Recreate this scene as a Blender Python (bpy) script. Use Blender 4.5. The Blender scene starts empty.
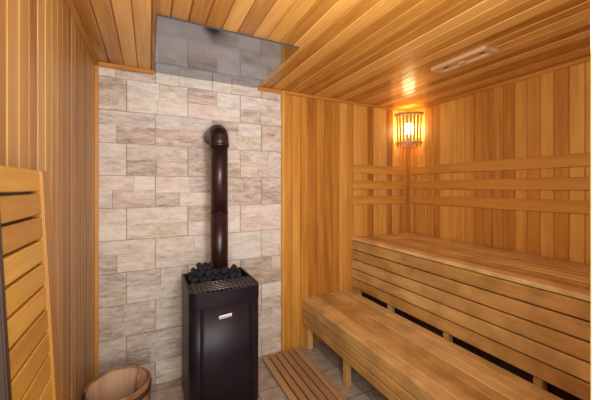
import bpy, bmesh, math, random
from mathutils import Vector, Matrix
random.seed(11)
scn=bpy.context.scene
scn.view_settings.view_transform='Standard'
scn.view_settings.look='None'
XL,XR,YB,YF,H=-0.325,2.5,2.4,0.2,2.246
CH=1.416
# ---------------------------------------------------------------- materials
def newmat(name):
    m=bpy.data.materials.new(name); m.use_nodes=True
    nt=m.node_tree; b=nt.nodes['Principled BSDF']
    return m,nt,b
def N(nt,t,**k):
    n=nt.nodes.new(t)
    for a,v in k.items(): setattr(n,a,v)
    return n
def wood(name,axis,dark,mid,light,rough=0.42,fine=1.0,bump=0.15,tw=.44,blotch=0):
    m,nt,b=newmat(name); L=nt.links
    tc=N(nt,'ShaderNodeTexCoord'); at=N(nt,'ShaderNodeAttribute',attribute_name='tone')
    off=N(nt,'ShaderNodeVectorMath',operation='MULTIPLY_ADD')
    cx=N(nt,'ShaderNodeCombineXYZ')
    for i in range(3): L.new(at.outputs['Fac'],cx.inputs[i])
    off.inputs[1].default_value=(17.3,23.1,31.7)
    L.new(cx.outputs[0],off.inputs[0]); L.new(tc.outputs['Object'],off.inputs[2])
    mp=N(nt,'ShaderNodeMapping'); s=[1,1,1]; s['xyz'.index(axis)]=0.07
    mp.inputs['Scale'].default_value=s; L.new(off.outputs[0],mp.inputs[0])
    n1=N(nt,'ShaderNodeTexNoise'); n1.inputs['Scale'].default_value=38*fine; n1.inputs['Detail'].default_value=5; n1.inputs['Roughness'].default_value=.6
    n1.inputs['Distortion'].default_value=.4
    L.new(mp.outputs[0],n1.inputs['Vector'])
    n2=N(nt,'ShaderNodeTexNoise'); n2.inputs['Scale'].default_value=9; n2.inputs['Detail'].default_value=3; n2.inputs['Distortion'].default_value=1.4
    L.new(mp.outputs[0],n2.inputs['Vector'])
    a=N(nt,'ShaderNodeMath',operation='MULTIPLY'); a.inputs[1].default_value=.46; L.new(n1.outputs['Fac'],a.inputs[0])
    c=N(nt,'ShaderNodeMath',operation='MULTIPLY_ADD'); c.inputs[1].default_value=.56; L.new(n2.outputs['Fac'],c.inputs[0]); L.new(a.outputs[0],c.inputs[2])
    d=N(nt,'ShaderNodeMath',operation='MULTIPLY_ADD'); d.inputs[1].default_value=tw; L.new(at.outputs['Fac'],d.inputs[0]); L.new(c.outputs[0],d.inputs[2])
    r=N(nt,'ShaderNodeValToRGB'); e=r.color_ramp.elements
    e[0].position=.40; e[0].color=(*dark,1); e[1].position=1.0; e[1].color=(*light,1)
    x=e.new(.71); x.color=(*mid,1)
    L.new(d.outputs[0],r.inputs[0]); col=r.outputs[0]
    b.inputs['Roughness'].default_value=rough
    if blotch:
        n4=N(nt,'ShaderNodeTexNoise'); n4.inputs['Scale'].default_value=4.5; n4.inputs['Detail'].default_value=6; n4.inputs['Roughness'].default_value=.65
        L.new(tc.outputs['Object'],n4.inputs['Vector'])
        r4=N(nt,'ShaderNodeValToRGB'); e=r4.color_ramp.elements; e[0].position=.40;e[0].color=(1-blotch,1-blotch*1.1,1-blotch*1.25,1); e[1].position=.58; e[1].color=(1,1,1,1)
        L.new(n4.outputs['Fac'],r4.inputs[0])
        mx=N(nt,'ShaderNodeMix',data_type='RGBA',blend_type='MULTIPLY'); mx.inputs[0].default_value=1
        L.new(col,mx.inputs[6]); L.new(r4.outputs[0],mx.inputs[7]); col=mx.outputs[2]
    L.new(col,b.inputs['Base Color'])
    b.inputs['Specular IOR Level'].default_value=.45
    bp=N(nt,'ShaderNodeBump'); bp.inputs['Strength'].default_value=bump; bp.inputs['Distance'].default_value=.004
    L.new(n1.outputs['Fac'],bp.inputs['Height']); L.new(bp.outputs[0],b.inputs['Normal'])
    return m
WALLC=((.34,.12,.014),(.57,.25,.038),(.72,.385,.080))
wood_x=wood('wood_x','x',*WALLC)
wood_y=wood('wood_y','y',*WALLC)
wood_z=wood('wood_z','z',*WALLC)
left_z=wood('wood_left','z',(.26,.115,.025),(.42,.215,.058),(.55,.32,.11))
ceil_y=wood('wood_ceiling','y',(.27,.095,.013),(.51,.235,.043),(.70,.38,.10),rough=.25,tw=.52)
BC=((.44,.22,.060),(.63,.375,.125),(.78,.53,.22))
bench_y=wood('bench_wood_y','y',*BC,rough=.34,blotch=.28)
bench_z=wood('bench_wood_z','z',*BC)
duck_y=wood('duckboard_wood','y',(.24,.12,.050),(.40,.22,.095),(.54,.33,.16),rough=.5)
pan_y=wood('panel_wood_y','y',(.34,.15,.016),(.50,.25,.03),(.64,.36,.06))
pan_z=wood('panel_wood_z','z',(.24,.10,.014),(.36,.165,.027),(.48,.24,.055))
pan_d=wood('panel_wood_shaded','z',(.03,.015,.01),(.06,.03,.018),(.10,.055,.03))  # near-black copy of the panel wood: shade on near stile, between slats
bucket_z=wood('bucket_wood','z',(.16,.07,.03),(.30,.14,.06),(.44,.23,.10),rough=.35)
bucket_in=wood('bucket_liner','z',(.34,.19,.11),(.50,.31,.19),(.64,.44,.28),rough=.3)
dark_z=wood('dark_fill','z',(.02,.006,.003),(.035,.012,.006),(.05,.02,.01),rough=.7)  # near-black; paints the shade under the bench, also fills the vent slot
def simple(name,col,rough=.5,metal=0,noise=0,scale=20,emit=None,es=0,spec=.5):
    m,nt,b=newmat(name); L=nt.links
    tc=N(nt,'ShaderNodeTexCoord'); n=N(nt,'ShaderNodeTexNoise'); n.inputs['Scale'].default_value=scale; n.inputs['Detail'].default_value=4
    L.new(tc.outputs['Object'],n.inputs['Vector'])
    r=N(nt,'ShaderNodeValToRGB'); e=r.color_ramp.elements
    e[0].position=.3;e[1].position=.7
    e[0].color=(*[c*(1-noise) for c in col],1); e[1].color=(*[min(1,c*(1+noise)) for c in col],1)
    L.new(n.outputs['Fac'],r.inputs[0]); L.new(r.outputs[0],b.inputs['Base Color'])
    b.inputs['Roughness'].default_value=rough; b.inputs['Metallic'].default_value=metal
    b.inputs['Specular IOR Level'].default_value=spec
    if emit: b.inputs['Emission Color'].default_value=(*emit,1); b.inputs['Emission Strength'].default_value=es
    return m
iron=simple('black_enamel',(.011,.007,.011),.42,0,.35,12,spec=.24)
iron_side=simple('dark_steel',(.012,.010,.012),.4,.2,.3,30)
pipe_m=simple('brown_enamel_pipe',(.024,.009,.008),.36,.1,.6,9,spec=.45)
steel=simple('polished_steel',(.37,.395,.45),.12,1,.05,3)
steel_edge=simple('steel_edge',(.05,.055,.065),.6,.3,.1,9)
hoop=simple('hoop_metal',(.10,.06,.045),.45,.5,.2)
white=simple('white_paint',(.9,.88,.82),.5,0,.02)
cream=simple('cream_paint',(.88,.70,.42),.45,0,.03)
label_m=simple('sticker_white',(.8,.8,.78),.5,0,.02)
ink=simple('sticker_ink',(.12,.12,.14),.5,0,.02)
rock_m=simple('basalt',(.020,.019,.021),.9,0,.5,40,spec=.2)
vent_m=wood('vent_wood','y',(.42,.21,.08),(.60,.35,.155),(.72,.47,.24),rough=.45)
bulb_m=simple('bulb_glow',(1,.8,.5),.4,0,0,5,(1,.78,.36),38)
shade_m=wood('lamp_wood','z',(.42,.20,.06),(.60,.32,.10),(.78,.46,.18))
mortar=simple('mortar',(.36,.32,.28),.9,0,.25,60)
water_m=simple('water',(.14,.07,.04),.05,0,.1,5)
# stone
m,nt,b=newmat('split_stone'); L=nt.links; stone=m
tc=N(nt,'ShaderNodeTexCoord'); at=N(nt,'ShaderNodeAttribute',attribute_name='tone')
cx=N(nt,'ShaderNodeCombineXYZ')
for i in range(3): L.new(at.outputs['Fac'],cx.inputs[i])
off=N(nt,'ShaderNodeVectorMath',operation='MULTIPLY_ADD'); off.inputs[1].default_value=(11.3,0,5.7)
L.new(cx.outputs[0],off.inputs[0]); L.new(tc.outputs['Object'],off.inputs[2])
mp=N(nt,'ShaderNodeMapping'); mp.inputs['Scale'].default_value=(1,1,3.6); L.new(off.outputs[0],mp.inputs[0])
n=N(nt,'ShaderNodeTexNoise'); n.inputs['Scale'].default_value=9; n.inputs['Detail'].default_value=9; n.inputs['Roughness'].default_value=.74; L.new(mp.outputs[0],n.inputs['Vector'])
n3=N(nt,'ShaderNodeTexNoise'); n3.inputs['Scale'].default_value=50; n3.inputs['Detail'].default_value=6; n3.inputs['Roughness'].default_value=.7; L.new(mp.outputs[0],n3.inputs['Vector'])
a=N(nt,'ShaderNodeMath',operation='MULTIPLY'); a.inputs[1].default_value=.78; L.new(n.outputs['Fac'],a.inputs[0])
a2=N(nt,'ShaderNodeMath',operation='MULTIPLY_ADD'); a2.inputs[1].default_value=.32; L.new(n3.outputs['Fac'],a2.inputs[0]); L.new(a.outputs[0],a2.inputs[2])
d=N(nt,'ShaderNodeMath',operation='MULTIPLY_ADD'); d.inputs[1].default_value=.26; L.new(at.outputs['Fac'],d.inputs[0]); L.new(a2.outputs[0],d.inputs[2])
r=N(nt,'ShaderNodeValToRGB'); e=r.color_ramp.elements
e[0].position=.44;e[0].color=(.26,.18,.13,1); e[1].position=.82;e[1].color=(.82,.765,.69,1)
x=e.new(.55); x.color=(.46,.36,.285,1)
x=e.new(.66); x.color=(.64,.56,.475,1)
L.new(d.outputs[0],r.inputs[0])
fm=N(nt,'ShaderNodeMath',operation='MULTIPLY'); fm.inputs[1].default_value=7.3; L.new(at.outputs['Fac'],fm.inputs[0])
fr=N(nt,'ShaderNodeMath',operation='FRACT'); L.new(fm.outputs[0],fr.inputs[0])
r2=N(nt,'ShaderNodeValToRGB'); e=r2.color_ramp.elements
e[0].color=(1.0,.92,.88,1); e[1].color=(1,.98,.90,1); x=e.new(.5); x.color=(.94,.94,.95,1)
L.new(fr.outputs[0],r2.inputs[0])
mx=N(nt,'ShaderNodeMix',data_type='RGBA',blend_type='MULTIPLY'); mx.inputs[0].default_value=1
L.new(r.outputs[0],mx.inputs[6]); L.new(r2.outputs[0],mx.inputs[7]); L.new(mx.outputs[2],b.inputs['Base Color'])
b.inputs['Roughness'].default_value=.75
bp=N(nt,'ShaderNodeBump'); bp.inputs['Strength'].default_value=.9; bp.inputs['Distance'].default_value=.016
L.new(a2.outputs[0],bp.inputs['Height']); L.new(bp.outputs[0],b.inputs['Normal'])
# floor tile
m,nt,b=newmat('floor_tile'); L=nt.links; tile=m
tc=N(nt,'ShaderNodeTexCoord')
br=N(nt,'ShaderNodeTexBrick'); br.offset=0; br.inputs['Scale'].default_value=1; br.inputs['Brick Width'].default_value=.33; br.inputs['Row Height'].default_value=.33
br.inputs['Mortar Size'].default_value=.004; br.inputs['Color1'].default_value=(.36,.28,.21,1); br.inputs['Color2'].default_value=(.43,.34,.26,1); br.inputs['Mortar'].default_value=(.12,.10,.09,1)
L.new(tc.outputs['Object'],br.inputs['Vector'])
n=N(nt,'ShaderNodeTexNoise'); n.inputs['Scale'].default_value=14; n.inputs['Detail'].default_value=6; L.new(tc.outputs['Object'],n.inputs['Vector'])
mx=N(nt,'ShaderNodeMix',data_type='RGBA',blend_type='OVERLAY'); mx.inputs[0].default_value=.6
L.new(br.outputs['Color'],mx.inputs[6]); L.new(n.outputs['Fac'],mx.inputs[7]); L.new(mx.outputs[2],b.inputs['Base Color'])
b.inputs['Roughness'].default_value=.35
# ---------------------------------------------------------------- mesh helpers
class M:
    def __init__(s):
        s.bm=bmesh.new(); s.t=s.bm.loops.layers.float_color.new('tone')
    def tone(s,faces,t,mi=0):
        for f in faces:
            f.material_index=mi
            for l in f.loops: l[s.t]=(t,t,t,1)
    def plank(s,o,l,w,n,c=.004,t=None,mi=0):
        """o corner; l,w,n vectors; chamfer on the +n side"""
        o,l,w,n=map(Vector,(o,l,w,n)); W=w.length;T=n.length; wu=w.normalized();nu=n.normalized()
        if t is None: t=random.random()
        pr=[(0,0),(W,0),(W,T-c),(W-c,T),(c,T),(0,T-c)]
        A=[s.bm.verts.new(o+wu*a+nu*b) for a,b in pr]; B=[s.bm.verts.new(o+l+wu*a+nu*b) for a,b in pr]
        fs=[s.bm.faces.new(A),s.bm.faces.new(B[::-1])]
        for i in range(6):
            j=(i+1)%6; fs.append(s.bm.faces.new((A[j],A[i],B[i],B[j])))
        s.tone(fs,t,mi); return fs
    def box(s,p0,p1,t=.5,mi=0,bev=0):
        x0,y0,z0=p0;x1,y1,z1=p1
        r=bmesh.ops.create_cube(s.bm,size=1,matrix=Matrix.Translation(((x0+x1)/2,(y0+y1)/2,(z0+z1)/2))@Matrix.Diagonal((x1-x0,y1-y0,z1-z0,1)))
        vs=r['verts']
        if bev:
            es=list({e for v in vs for e in v.link_edges})
            q=bmesh.ops.bevel(s.bm,geom=es,offset=bev,segments=2,affect='EDGES')
            fs=list({f for v in q['verts'] for f in v.link_faces}|{f for f in q['faces']})
        else: fs=list({f for v in vs for f in v.link_faces})
        s.tone(fs,t,mi); return fs
    def tube(s,pts,rad,seg=24,t=.5,mi=0,cap=True,smooth=True):
        pts=[Vector(p) for p in pts]; rs=rad if isinstance(rad,list) else [rad]*len(pts)
        rings=[];prev=None
        for i,p in enumerate(pts):
            a=pts[max(0,i-1)];b=pts[min(len(pts)-1,i+1)]; d=(b-a)
            if d.length<1e-9: d=Vector((0,0,1))
            d.normalize()
            if prev is None:
                u=d.orthogonal().normalized()
            else:
                u=(prev-d*prev.dot(d)).normalized()
            prev=u; v=d.cross(u)
            rings.append([s.bm.verts.new(p+(u*math.cos(2*math.pi*k/seg)+v*math.sin(2*math.pi*k/seg))*rs[i]) for k in range(seg)])
        fs=[]
        for A,B in zip(rings,rings[1:]):
            for k in range(seg):
                f=s.bm.faces.new((A[k],A[(k+1)%seg],B[(k+1)%seg],B[k])); f.smooth=smooth; fs.append(f)
        if cap:
            fs.append(s.bm.faces.new(rings[0][::-1])); fs.append(s.bm.faces.new(rings[-1]))
        s.tone(fs,t,mi)
    def obj(s,name,mats,origin=(0,0,0),parent=None,kind=None,label=None,category=None,group=None,recalc=True):
        if recalc: bmesh.ops.recalc_face_normals(s.bm,faces=s.bm.faces)
        o=Vector(origin); bmesh.ops.translate(s.bm,verts=s.bm.verts,vec=-o)
        me=bpy.data.meshes.new(name); s.bm.to_mesh(me); s.bm.free()
        for mm in (mats if isinstance(mats,list) else [mats]): me.materials.append(mm)
        ob=bpy.data.objects.new(name,me); scn.collection.objects.link(ob)
        ob.location=o
        if parent:
            ob.parent=parent; ob.location=o-parent.location
        tag(ob,kind,label,category,group); return ob
def tag(ob,kind=None,label=None,category=None,group=None):
    if kind: ob['kind']=kind
    if label: ob['label']=label
    if category: ob['category']=category
    if group: ob['group']=group
def empty(name,loc,label,category,group=None):
    e=bpy.data.objects.new(name,None); e.empty_display_size=.1; e.location=loc; scn.collection.objects.link(e)
    tag(e,None,label,category,group); return e
def struct(mm,name,mats,label,category='wall',origin=(0,0,0)):
    return mm.obj(name,mats,origin=origin,kind='structure',label=label,category=category)
# ---------------------------------------------------------------- room
PW=.083; G=.0025
DX=.045
k=M(); k.box((XL-.1,-.6,-.08),(XR+.1,YB+.1,0)); struct(k,'floor',tile,'beige-brown ceramic tile floor with dark grout','floor')
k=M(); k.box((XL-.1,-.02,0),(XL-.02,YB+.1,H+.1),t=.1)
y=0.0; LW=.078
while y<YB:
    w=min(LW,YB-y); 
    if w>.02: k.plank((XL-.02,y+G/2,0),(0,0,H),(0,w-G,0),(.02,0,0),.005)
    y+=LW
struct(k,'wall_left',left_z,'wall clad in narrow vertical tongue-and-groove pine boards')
k=M(); k.box((XR+.02,-.02,0),(XR+.1,YB+.1,H+.1),t=.1)
y=YB
while y>0:
    k.plank((XR+.02,y-PW+G/2,0),(0,0,H),(0,PW-G,0),(-.02,0,0),.0035); y-=PW
struct(k,'wall_right',wood_z,'wall clad in warm orange vertical tongue-and-groove boards')
k=M(); k.box((XL-.1,-.02,H+.02),(XR+.1,YB+.1,H+.1),t=.1)
x=XL; CW=.083
while x<XR:
    w=min(CW,XR-x)
    if w>.02: k.plank((x+G/2,0.08,H+.02),(0,YB-.08,0),(w-G,0,0),(0,0,-.02),.0045)
    x+=CW
struct(k,'ceiling',ceil_y,'ceiling of narrow varnished pine boards','ceiling')
# back wall stone
SX=1.03
k=M(); k.box((XL,YB+.0,0),(SX+.02,YB+.1,H),mi=1)
row=.222; ri=0
z=-.06
while z<H:
    x=XL-(.22 if ri%2 else .04)
    while x<SX:
        w=.40
        base=random.random()
        hs=random.choice([[.5,.5],[.46,.54],[.55,.45]])
        zz=z+.002; sp=random.uniform(.3,.5)
        for li,h in enumerate(hs):
            hh=h*(row-.004)
            xx=x+.002; end=x+w-.002
            bs=[0,sp,1] if li%2==0 else [0,1-sp,1]
            if random.random()<.4: bs=[0,1]
            for a0,a1 in zip(bs,bs[1:]):
                p0=max(xx+(end-xx)*a0,XL); p1=min(xx+(end-xx)*a1,SX)
                q0=max(zz,0);q1=min(zz+hh,H)
                if p1-p0>.01 and q1-q0>.008:
                    k.plank((p0,YB+.004,q0+.0004),(0,0,q1-q0-.0008),(p1-p0-.0008,0,0),(0,-.008-random.uniform(.0,.009),0),.0025,
                            t=min(1,max(0,base*.35+random.random()*.65)))
            zz+=hh
        x+=w
    z+=row; ri+=1
struct(k,'wall_back',[stone,mortar],'wall faced with beige-grey split-stone tiles')
k=M(); k.box((SX+.02,YB+.0,0),(XR,YB+.1,H),t=.1)
x=SX
while x<XR:
    w=min(PW,XR-x)
    if w>.02: k.plank((x+G/2,YB,0),(0,0,H),(w-G,0,0),(0,-.022,0),.0035)
    x+=PW
struct(k,'wall_back_panelling',wood_z,'vertical orange pine board panelling beside the stone wall')
YW=YB-.022
k=M(); k.box((.58+DX,.06,0),(XR+.02,YF,H),t=.4); k.box((XL-.02,.06,2.05),(.58+DX,YF,H),t=.4)
struct(k,'wall_front',wood_z,'wall with the open doorway','wall')
k=M(); k.box((.562+DX,.02,0),(.58+DX,YF-.014,2.05)); k.box((.562+DX,-.01,0),(.66+DX,.055,2.05),bev=.003)
struct(k,'trim_1',white,'white painted door jamb','door frame')
k=M(); k.box((.557+DX,YF-.014,0),(.62+DX,YF+.012,2.05),t=.9,bev=.002)
struct(k,'trim_2',cream,'pale cream door casing edge','trim')
k=M(); k.box((SX-.02,YB-.04,0),(SX+.006,YB+.0,H-.001),t=.75,bev=.003); struct(k,'trim_3',wood_z,'vertical wooden strip between stone and boards','trim')
k=M(); k.box((XL,YB-.035,0),(XL+.02,YB-.017,H-.001),t=.55,bev=.003); struct(k,'trim_4',wood_z,'wooden corner strip beside the stone wall','trim')
k=M(); k.box((XL+.022,YB-.035,H-.03),(.028,YB-.017,H-.001),t=.3,bev=.003); struct(k,'trim_5',wood_x,'wooden cornice strip above the stone wall','trim')
k=M(); k.box((.80,YB-.035,H-.03),(SX-.021,YB-.017,H-.001),t=.3,bev=.003); struct(k,'trim_10',wood_x,'short wooden cornice strip above the stone wall','trim')
k=M(); k.box((SX+.006,YW-.018,H-.03),(XR-.001,YW,H-.001),t=.35,bev=.003); struct(k,'trim_6',wood_x,'wooden cornice strip above the board wall','trim')
k=M(); k.box((XR-.018,YF,H-.03),(XR,YW-.022,H-.001),t=.35,bev=.003); struct(k,'trim_7',wood_y,'wooden cornice strip above the side wall','trim')
k=M(); k.box((XR-.022,YW-.022,0),(XR,YW,H-.036),t=.3,bev=.003); struct(k,'trim_8',wood_z,'wooden strip in the room corner','trim')
k=M(); k.box((XL,YF,H-.03),(XL+.018,YB-.036,H-.001),t=.2,bev=.003); struct(k,'trim_9',wood_y,'wooden cornice strip along the side wall','trim')
k=M(); fs=k.box((.03,1.59,H-.010),(.79,YB-.018,H-.001))
for f in fs: 
    f.normal_update()
    if abs(f.normal.z)<.5: f.material_index=1
k.obj('ceiling_heat_shield',[steel,steel_edge],origin=(.41,2.0,H-.010),label='dull polished steel heat shield sheet on the ceiling above stove',category='metal sheet')
# ---------------------------------------------------------------- backrests
def slat_set(along,lab):
    for i,zc in enumerate((1.590,1.437,1.284)):
        k=M()
        if along=='x':
            k.plank((1.755,YW,zc-.044),(.70,0,0),(0,0,.088),(0,-.015,0),.004,t=.6)
            k.obj('backrest_slat',wood_x,origin=(1.755,YW,zc),label=lab,category='backrest',group='wall backrest slats')
        else:
            k.plank((XR,YF+.02,zc-.044),(0,YW-YF-.07,0),(0,0,.088),(-.015,0,0),.004,t=.45)
            k.obj('backrest_slat',wood_y,origin=(XR,YF+.1,zc),label=lab,category='backrest',group='wall backrest slats')
slat_set('x','short horizontal pine backrest slat on the end wall')
slat_set('y','long horizontal pine backrest slat above the upper bench')
# ---------------------------------------------------------------- benches
UB=empty('sauna_bench',(1.75,YF+.02,0),'tall upper pine sauna bench with horizontally slatted front','bench')
Z1=.93; y0=YF+.02; y1=YW-.005
k=M(); n=9; w=(XR-.024-1.75)/n
for i in range(n): k.plank((1.75+i*w+.002,y0,Z1-.024),(0,y1-y0,0),(w-.004,0,0),(0,0,.024),.0035)
k.obj('seat',bench_y,origin=(1.75,y0,Z1-.03),parent=UB)
k=M(); n=5; AZ=.445; h=(Z1-.027-AZ)/n
for i in range(n): k.plank((1.775,y0,AZ+i*h+.0045),(0,y1-y0,0),(0,0,h-.009),(-.022,0,0),.004)
k.obj('apron',bench_y,origin=(1.775,y0,AZ),parent=UB)
for yy in (.83,1.365,1.9):
    k=M(); k.box((1.80,yy-.02,Z1-.075),(XR-.03,yy+.02,Z1-.025),t=.3); k.obj('cross_rail',bench_z,origin=(1.80,yy,Z1-.05),parent=UB)
def leg(par,x,y,ztop,s=.022):
    k=M(); k.box((x-s,y-s,0),(x+s,y+s,ztop),t=.4+random.uniform(-.2,.2),bev=.003); k.obj('leg',bench_z,origin=(x,y,0),parent=par)
for yy in (.3,.83,1.365,1.9,2.33): leg(UB,1.799,yy,Z1-.076)
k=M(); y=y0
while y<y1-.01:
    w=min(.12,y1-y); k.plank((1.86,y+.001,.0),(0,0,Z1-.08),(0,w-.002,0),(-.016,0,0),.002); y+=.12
k.obj('shade_panel',dark_z,origin=(1.86,y0,0),parent=UB,label='added dark board standing in for shade under the bench')  # added board, coloured dark so the gap below the apron looks shaded
LX=1.205; LX1=1.72
LB=empty('sauna_bench',(LX,YF+.02,0),'low wide pine step bench in front of the tall bench','bench')
Z0=.43
k=M(); n=7; w=(LX1-LX)/n
for i in range(n): k.plank((LX+i*w+.002,y0,Z0-.022),(0,y1-y0,0),(w-.004,0,0),(0,0,.022),.0035)
k.obj('seat',bench_y,origin=(LX,y0,Z0-.022),parent=LB)
k=M()
for i in range(3): k.plank((LX+.026,y0,.205+i*.0665+.004),(0,y1-y0,0),(0,0,.0585),(-.022,0,0),.004)
k.obj('apron',bench_y,origin=(LX+.027,y0,.22),parent=LB)
for yy in (.4,1.15,1.76,2.32): 
    leg(LB,LX+.049,yy,Z0-.023); leg(LB,LX1-.03,yy,Z0-.023)
# ---------------------------------------------------------------- duckboard
D=empty('duckboard',(.98,1.7,0),'slatted wooden duckboard lying on the tiled floor beside the bench','floor grate')
k=M(); n=6; w=.345/n
for i in range(n): k.plank((.81+i*w+.006,1.0,.016),(0,1.32,0),(w-.012,0,0),(0,0,.016),.003)
k.obj('slats',duck_y,origin=(.98,1.7,.016),parent=D)
for yy in (1.1,1.6,2.2):
    k=M(); k.box((.815,yy,0),(1.15,yy+.04,.016),t=.2); k.obj('batten',duck_y,origin=(.98,yy,0),parent=D)
# ---------------------------------------------------------------- leaning slatted panel
P=empty('slatted_panel',(XL+.088,.965,0),'honey-coloured slatted wooden grate leaning against the board wall','slatted panel')
PH=1.463; pw0,pw1=-.165,.190
k=M(); k.box((0,pw1-.064,0),(.030,pw1,PH),t=.55,bev=.003); o=k.obj('stile',pan_z); o.parent=P
k=M(); k.box((0,pw0,0),(.028,pw0+.022,PH-.0),t=.1,bev=.003); o=k.obj('stile',pan_d); o.parent=P; o['label']='near stile coloured dark as its shaded edge'  # shadow on the near edge is painted into this wood colour
k=M(); pitch=.066; z=PH; 
while z>.07:
    k.plank((.005,pw0+.023,z-.058),(0,pw1-pw0-.088,0),(0,0,.058),(.019,0,0),.003); z-=pitch
o=k.obj('slats',pan_y); o.parent=P
k=M(); k.box((-.003,pw0+.023,.02),(.002,pw1-.066,PH-.02),t=.3); o=k.obj('gap_shade',pan_d); o.parent=P  # added dark sheet that puts shade into the slat gaps
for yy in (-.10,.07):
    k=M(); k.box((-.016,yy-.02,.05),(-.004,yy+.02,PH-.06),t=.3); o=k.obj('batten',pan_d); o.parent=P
P.rotation_euler=(0,-math.atan((.088-.020)/PH),0)
# ---------------------------------------------------------------- bucket
bx,by,BR,BH=-.148,1.83,.155,.39
B=empty('bucket',(bx,by,0),'brown wooden water bucket with dark hoops standing on the floor','bucket')
k=M(); ns=18
for i in range(ns):
    t=random.random(); a0=2*math.pi*i/ns+.005; a1=2*math.pi*(i+1)/ns-.005
    r0,r1=.125,BR
    def ring(r,z): return [k.bm.verts.new((bx+r*math.cos(a0+(a1-a0)*j/3),by+r*math.sin(a0+(a1-a0)*j/3),z)) for j in range(4)]
    A=ring(r0,0);Bq=ring(r1-.002,BH-.004);Bq2=ring(r1-.005,BH);C2=ring(r1-.011,BH);C=ring(r1-.014,BH-.004);Dq=ring(r0-.014,.01)
    fs=[]
    for X1,X2 in ((A,Bq),(Bq,Bq2),(Bq2,C2),(C2,C),(C,Dq)):
        for j in range(3): fs.append(k.bm.faces.new((X1[j],X1[j+1],X2[j+1],X2[j])))
    for c in (0,3): fs.append(k.bm.faces.new((A[c],Bq[c],Bq2[c],C2[c],C[c],Dq[c])))
    k.tone(fs,t)
k.obj('staves',bucket_z,origin=(bx,by,0),parent=B)
k=M(); k.tube([(bx,by,.02),(bx,by,BH-.006)],[.109,BR-.0165],32,cap=False)
k.tube([(bx,by,.015),(bx,by,.03)],[.108,.109],32)
k.obj('liner',bucket_in,origin=(bx,by,.02),parent=B)
k=M(); k.tube([(bx,by,.20),(bx,by,.202)],.118,32); k.obj('water',water_m,origin=(bx,by,.20),parent=B)
for zz in (.07,.335):
    k=M(); ra=.125+(BR-.125)*zz/BH; rb=.125+(BR-.125)*(zz+.028)/BH
    pr=[(ra+.0,zz),(ra+.004,zz),(rb+.004,zz+.028),(rb+.0,zz+.028)]; seg=40
    R=[[k.bm.verts.new((bx+r*math.cos(2*math.pi*s/seg),by+r*math.sin(2*math.pi*s/seg),z)) for r,z in pr] for s in range(seg)]
    fs=[]
    for s in range(seg):
        for q in range(4):
            fs.append(k.bm.faces.new((R[s][q],R[(s+1)%seg][q],R[(s+1)%seg][(q+1)%4],R[s][(q+1)%4])))
    k.tone(fs,.5); k.obj('hoop',hoop,origin=(bx,by,zz),parent=B)
# dark metal handle bracket on the rim
ax,ay=bx-(BR+.001)*math.cos(.5),by-(BR+.001)*math.sin(.5)
k=M(); k.box((ax-.006,ay-.016,BH-.10),(ax+.006,ay+.016,BH+.028),bev=.002); k.obj('handle_bracket',iron_side,origin=(ax,ay,BH),parent=B,label='dark metal handle bracket')
# ladle
Lx,Ly=bx+.04,by+.03
LD=empty('ladle',(Lx,Ly,.203),'small brown wooden ladle resting in the bucket','ladle')
k=M(); k.tube([(Lx,Ly,.203),(Lx,Ly,.225),(Lx,Ly,.26)],[.025,.04,.045],20); k.obj('bowl',bucket_z,origin=(Lx,Ly,.203),parent=LD)
k=M(); k.tube([(Lx+.03,Ly+.02,.25),(Lx+.06,Ly+.045,BH+.015)],.008,10); k.obj('handle',bucket_z,origin=(Lx+.03,Ly+.02,.25),parent=LD)
# ---------------------------------------------------------------- stove
sx0,sx1,sy0,sy1,ST=.195,.607,1.75,2.2,.82
S=empty('sauna_stove',(.4,1.98,0),'black enamelled steel wood-burning sauna stove topped with rocks','stove')
k=M()
CR=.055; BU=.014
def prism(k,prof,z0,z1,t=.5,mi=0):
    A=[k.bm.verts.new((x,y,z0)) for x,y in prof];B_=[k.bm.verts.new((x,y,z1)) for x,y in prof]
    fs=[k.bm.faces.new(A[::-1]),k.bm.faces.new(B_)]
    for i in range(len(prof)):
        j=(i+1)%len(prof); f=k.bm.faces.new((A[i],A[j],B_[j],B_[i])); f.smooth=(i<26); fs.append(f)
    k.tone(fs,t,mi)
def sprof(e=0,r=CR,bulge=BU):
    p=[]; x0,x1,ya,yb=sx0-e,sx1+e,sy0-e,sy1+e
    for i in range(8): a=math.pi+ math.pi/2*i/7; p.append((x0+r+r*math.cos(a),ya+r+r*math.sin(a)))
    for i in range(1,12): q=i/12; p.append((x0+r+(x1-x0-2*r)*q, ya-bulge*math.sin(math.pi*q)))
    for i in range(8): a=1.5*math.pi+ math.pi/2*i/7; p.append((x1-r+r*math.cos(a),ya+r+r*math.sin(a)))
    p+=[(x1,yb),(x0,yb)]
    return p
prism(k,sprof(),.06,ST-.085)
k.obj('body',iron,origin=(.4,1.98,.06),parent=S)
k=M()
outer=sprof(.002); inner=sprof(-.010)
za,zb=ST-.087,ST
O0=[k.bm.verts.new((x,y,za)) for x,y in outer];O1=[k.bm.verts.new((x,y,zb)) for x,y in outer]
I1=[k.bm.verts.new((x,y,zb)) for x,y in inner];I0=[k.bm.verts.new((x,y,za)) for x,y in inner]
nn=len(outer);fs=[]
for i in range(nn):
    j=(i+1)%nn
    for X1,X2 in ((O0,O1),(O1,I1),(I1,I0),(I0,O0)):
        f=k.bm.faces.new((X1[i],X1[j],X2[j],X2[i])); fs.append(f)
k.tone(fs,.5); k.obj('rim',iron,origin=(.4,1.98,za),parent=S)
k=M()
for i in range(14):
    x=sx0+.035+i*.0262; k.tube([(x,sy0+.012,ST-.002),(x,sy0+.19,ST+.004)],.0028,6)
for i in range(6):
    y=sy0+.03+i*.030; k.tube([(sx0+.012,y,ST+.001),(sx1-.012,y,ST+.001)],.0028,6)
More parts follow.
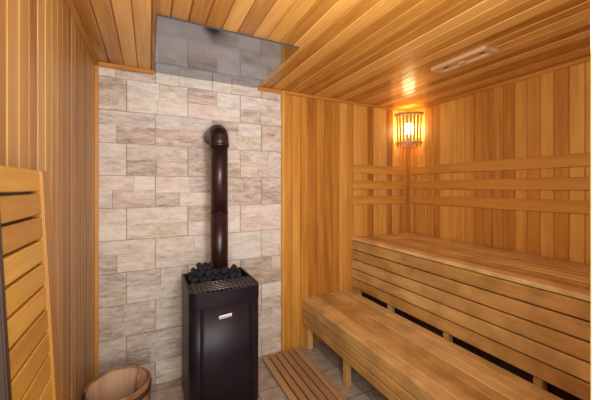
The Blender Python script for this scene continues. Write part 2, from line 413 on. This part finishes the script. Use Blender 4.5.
k.obj('grate',simple('grate_steel',(.16,.145,.14),.4,.6,.2),origin=(.4,1.8,ST),parent=S)
k=M()
def fy(x,off):
    q=(x-(sx0+CR))/(sx1-sx0-2*CR); return sy0-BU*math.sin(math.pi*max(0,min(1,q)))-off
def panel(k,x0,x1,z0,z1,off,th=.006,t=.5,mi=0,n=12,tilt=0):
    F=[];Bk=[]
    for i in range(n+1):
        x=x0+(x1-x0)*i/n; dz=tilt*(x-.39)
        F.append([k.bm.verts.new((x,fy(x,off),z+dz)) for z in (z0,z1)]); Bk.append([k.bm.verts.new((x,fy(x,off-th),z+dz)) for z in (z0,z1)])
    fs=[]
    for i in range(n):
        f=k.bm.faces.new((F[i][0],F[i+1][0],F[i+1][1],F[i][1])); f.smooth=True; fs.append(f)
        fs.append(k.bm.faces.new((Bk[i][0],Bk[i][1],Bk[i+1][1],Bk[i+1][0])))
        for c in (0,1): fs.append(k.bm.faces.new((F[i][c],Bk[i][c],Bk[i+1][c],F[i+1][c])))
    for i in (0,n): fs.append(k.bm.faces.new((F[i][0],F[i][1],Bk[i][1],Bk[i][0])))
    k.tone(fs,t,mi)
panel(k,sx0+.056,sx1-.056,.085,ST-.095,.0015,.003)
k.obj('front_panel',iron,origin=(.4,sy0,.3),parent=S)
k=M(); panel(k,.352,.425,.664,.683,.0030,.0012,n=4,tilt=.09)
for a in (.358,.369,.380,.392,.405): panel(k,a,a+.007,.670,.677,.0037,.001,mi=1,n=1,tilt=.09)
k.obj('sticker',[label_m,ink],origin=(.39,sy0-.03,.67),parent=S,label='small white printed sticker')
for xx in (sx0+.05,sx1-.05):
    for yy in (sy0+.05,sy1-.04):
        k=M(); k.box((xx-.015,yy-.015,0),(xx+.015,yy+.015,.062)); k.obj('leg',iron_side,origin=(xx,yy,0),parent=S)
px,py=.430,2.11
k=M(); pts=[(px,py,ST-.084),(px,py,1.24)]
k.tube(pts,.0585,32)
k.tube([(px,py,1.237),(px,py,1.243)],.0595,32); 
k.tube([(px,py,1.24),(px,py,1.735)],.0575,32)
k.obj('flue_pipe',pipe_m,origin=(px,py,ST),parent=S)
k=M(); zc=1.725; R=.075
pts=[(px,py,zc-.02),(px,py,zc)]
for i in range(1,5):
    a=math.pi/2*i/4; pts.append((px,py+R-R*math.cos(a),zc+R*math.sin(a)))
pts.append((px,YB-.018,zc+R))
k.tube(pts,.064,32,smooth=False)
k.tube([(px,py,zc-.03),(px,py,zc-.012)],.067,32)
k.obj('flue_elbow',pipe_m,origin=(px,py,zc),parent=S)
# rocks
protos=[]
for v in range(6):
    bm=bmesh.new(); bmesh.ops.create_icosphere(bm,subdivisions=3,radius=1)
    sx=[random.uniform(.8,1.1) for _ in range(3)]
    ds=[(Vector([random.gauss(0,1) for _ in range(3)]).normalized(),random.uniform(.45,.75)) for _ in range(11)]
    for vv in bm.verts:
        for dd,h in ds:
            q=vv.co.dot(dd)
            if q>h: vv.co-=dd*(q-h)
        vv.co*=1.2
        vv.co=Vector((vv.co.x*sx[0],vv.co.y*sx[1],vv.co.z*.8*sx[2]))
    me=bpy.data.meshes.new('sauna_rock'); bm.to_mesh(me); bm.free(); me.materials.append(rock_m); protos.append(me)
def rock(x,y,z,s):
    o=bpy.data.objects.new('sauna_rock',random.choice(protos)); o.location=(x,y,z); o.scale=(s,s,s)
    o.rotation_euler=[random.uniform(0,6.28) for _ in range(3)]; scn.collection.objects.link(o)
    tag(o,None,'rough dark grey basalt rock heaped on top of the stove','rock','sauna rocks on the stove')
def layer(xa,xb,ya,yb,z,step,s,ph=0):
    y=ya; r=ph
    while y<=yb:
        x=xa+(step/2 if r%2 else 0)
        while x<=xb:
            if math.hypot(x-px,y-py)>.0585+s*1.02: rock(x,y,z+random.uniform(-.002,.002),s)
            x+=step
        y+=step*.87; r+=1
layer(sx0+.043,sx1-.040,sy0+.043,sy1-.040,ST-.058,.048,.023)
layer(sx0+.045,sx1-.040,sy0+.060,sy1-.040,ST-.026,.048,.023,1)
layer(sx0+.050,sx1-.060,1.965,sy1-.045,ST+.008,.048,.023)
layer(sx0+.065,.545,1.985,sy1-.060,ST+.040,.048,.023,1)
layer(sx0+.095,.38,2.01,2.12,ST+.070,.048,.022)
# ---------------------------------------------------------------- ceiling vent
V=empty('ceiling_vent',(1.812,1.27,H-.001),'pale wooden sliding air vent on the board ceiling','vent')
x0,x1,ya,yb=1.748,1.876,1.08,1.46; zt=H-.001
k=M()
k.box((x0,ya,zt-.024),(x1,ya+.03,zt),t=.6); k.box((x0,yb-.03,zt-.024),(x1,yb,zt),t=.6)
k.box((x0,ya+.03,zt-.024),(x0+.03,yb-.03,zt),t=.6); k.box((x1-.03,ya+.03,zt-.024),(x1,yb-.03,zt),t=.6)
bmesh.ops.remove_doubles(k.bm,verts=k.bm.verts,dist=1e-5)
k.obj('frame',vent_m,origin=(1.81,1.27,zt),parent=V)
k=M()
k.plank((x0+.036,ya+.09,zt-.003),(0,yb-ya-.18,0),(x1-x0-.072,0,0),(0,0,-.010),.003,t=.4)
k.obj('slider',vent_m,origin=(1.81,1.27,zt),parent=V)
k=M(); k.box((x0+.030,ya+.03,zt-.0025),(x1-.030,yb-.03,zt),t=.0); k.obj('slot',dark_z,origin=(1.81,1.27,zt),parent=V)
k=M(); k.box((1.80,1.25,zt-.030),(1.824,1.29,zt-.013),t=.5,bev=.002); k.obj('knob',vent_m,origin=(1.81,1.27,zt-.03),parent=V)
# ---------------------------------------------------------------- corner lamp
cx,cy=XR-.024,YW-.024
LZ0,LZ1=1.835,2.18
LM=empty('corner_lamp',(cx,cy,LZ0),'lit corner wall lamp with a curved shade of wooden slats','lamp')
k=M(); ns=8
for i in range(ns):
    a=math.pi+ (math.pi/2)*(i+.5)/ns
    d=Vector((math.cos(a),math.sin(a),0)); tt=Vector((-math.sin(a),math.cos(a),0))
    rb,rt=.168,.186
    p0=Vector((cx,cy,LZ0-.015))+d*rb; p1=Vector((cx,cy,LZ1))+d*rt
    lv=p1-p0; w=tt*.020; nrm=lv.cross(w).normalized()*.007
    k.plank(p0-w/2,lv,w,nrm,.0015)
k.obj('slats',shade_m,origin=(cx,cy,LZ0),parent=LM)
for zz,r in ((LZ0+.02,.184),(LZ1-.03,.201)):
    k=M()
    seg=16;ri=[]
    for s in range(seg+1):
        a=math.pi+math.pi/2*s/seg
        ri.append([k.bm.verts.new((cx+q*math.cos(a),cy+q*math.sin(a),z)) for q,z in ((r-.012,zz),(r,zz),(r,zz+.026),(r-.012,zz+.026))])
    fs=[]
    for s in range(seg):
        for q in range(4): fs.append(k.bm.faces.new((ri[s][q],ri[s+1][q],ri[s+1][(q+1)%4],ri[s][(q+1)%4])))
    fs+= [k.bm.faces.new(ri[0]),k.bm.faces.new(ri[-1])]
    k.tone(fs,.5)
    k.obj('hoop',shade_m,origin=(cx,cy,zz),parent=LM)
bc=Vector((cx-.075,cy-.075,2.02))
k=M(); k.tube([bc+Vector((0,0,z)) for z in (-.06,-.05,-.02,.02,.05,.06)],[.012,.040,.058,.058,.040,.018],20)
k.obj('bulb',bulb_m,origin=bc,parent=LM)
k=M(); k.tube([bc+Vector((0,0,-.09)),bc+Vector((0,0,-.058))],.02,16); k.box((bc.x-.015,bc.y-.015,bc.z-.1),(cx,cy,bc.z-.085)); k.obj('socket',white,origin=bc,parent=LM)
def light(name,typ,loc,e,col,size=.1,sy=None,aim=None):
    l=bpy.data.lights.new(name,typ); l.energy=e; l.color=col
    if typ=='AREA':
        l.size=size
        if sy: l.shape='RECTANGLE'; l.size_y=sy
    else: l.shadow_soft_size=size
    o=bpy.data.objects.new(name,l); o.location=loc; scn.collection.objects.link(o)
    if aim: o.rotation_euler=(Vector(aim)-Vector(loc)).to_track_quat('-Z','Y').to_euler()
    return o
light('lamp_light','POINT',bc+Vector((-.02,-.02,-.0)),3.0,(1,.72,.26),.06)
light('doorway_fill','AREA',(.15,-.3,1.5),37,(1,.98,.97),.8,1.3,(1.1,2.4,1.2))  # added soft fill behind the camera, stands for no known lamp
light('bounce_fill','AREA',(.4,.3,1.72),20,(1,.98,.97),.3,.3,(1.1,1.3,2.25))  # added unseen fill aimed up, bounces soft light off the ceiling
w=bpy.data.worlds.new('world'); scn.world=w; w.use_nodes=True
w.node_tree.nodes['Background'].inputs[0].default_value=(1,.97,.93,1); w.node_tree.nodes['Background'].inputs[1].default_value=1.2
# ---------------------------------------------------------------- camera
c=bpy.data.cameras.new('camera'); co=bpy.data.objects.new('camera',c); scn.collection.objects.link(co); scn.camera=co
c.sensor_width=36; c.lens=36*300/600; c.clip_start=.01
co.location=(0,0,CH); co.rotation_euler=(math.pi/2,0,-math.atan(.5))
c.shift_y=-13/600
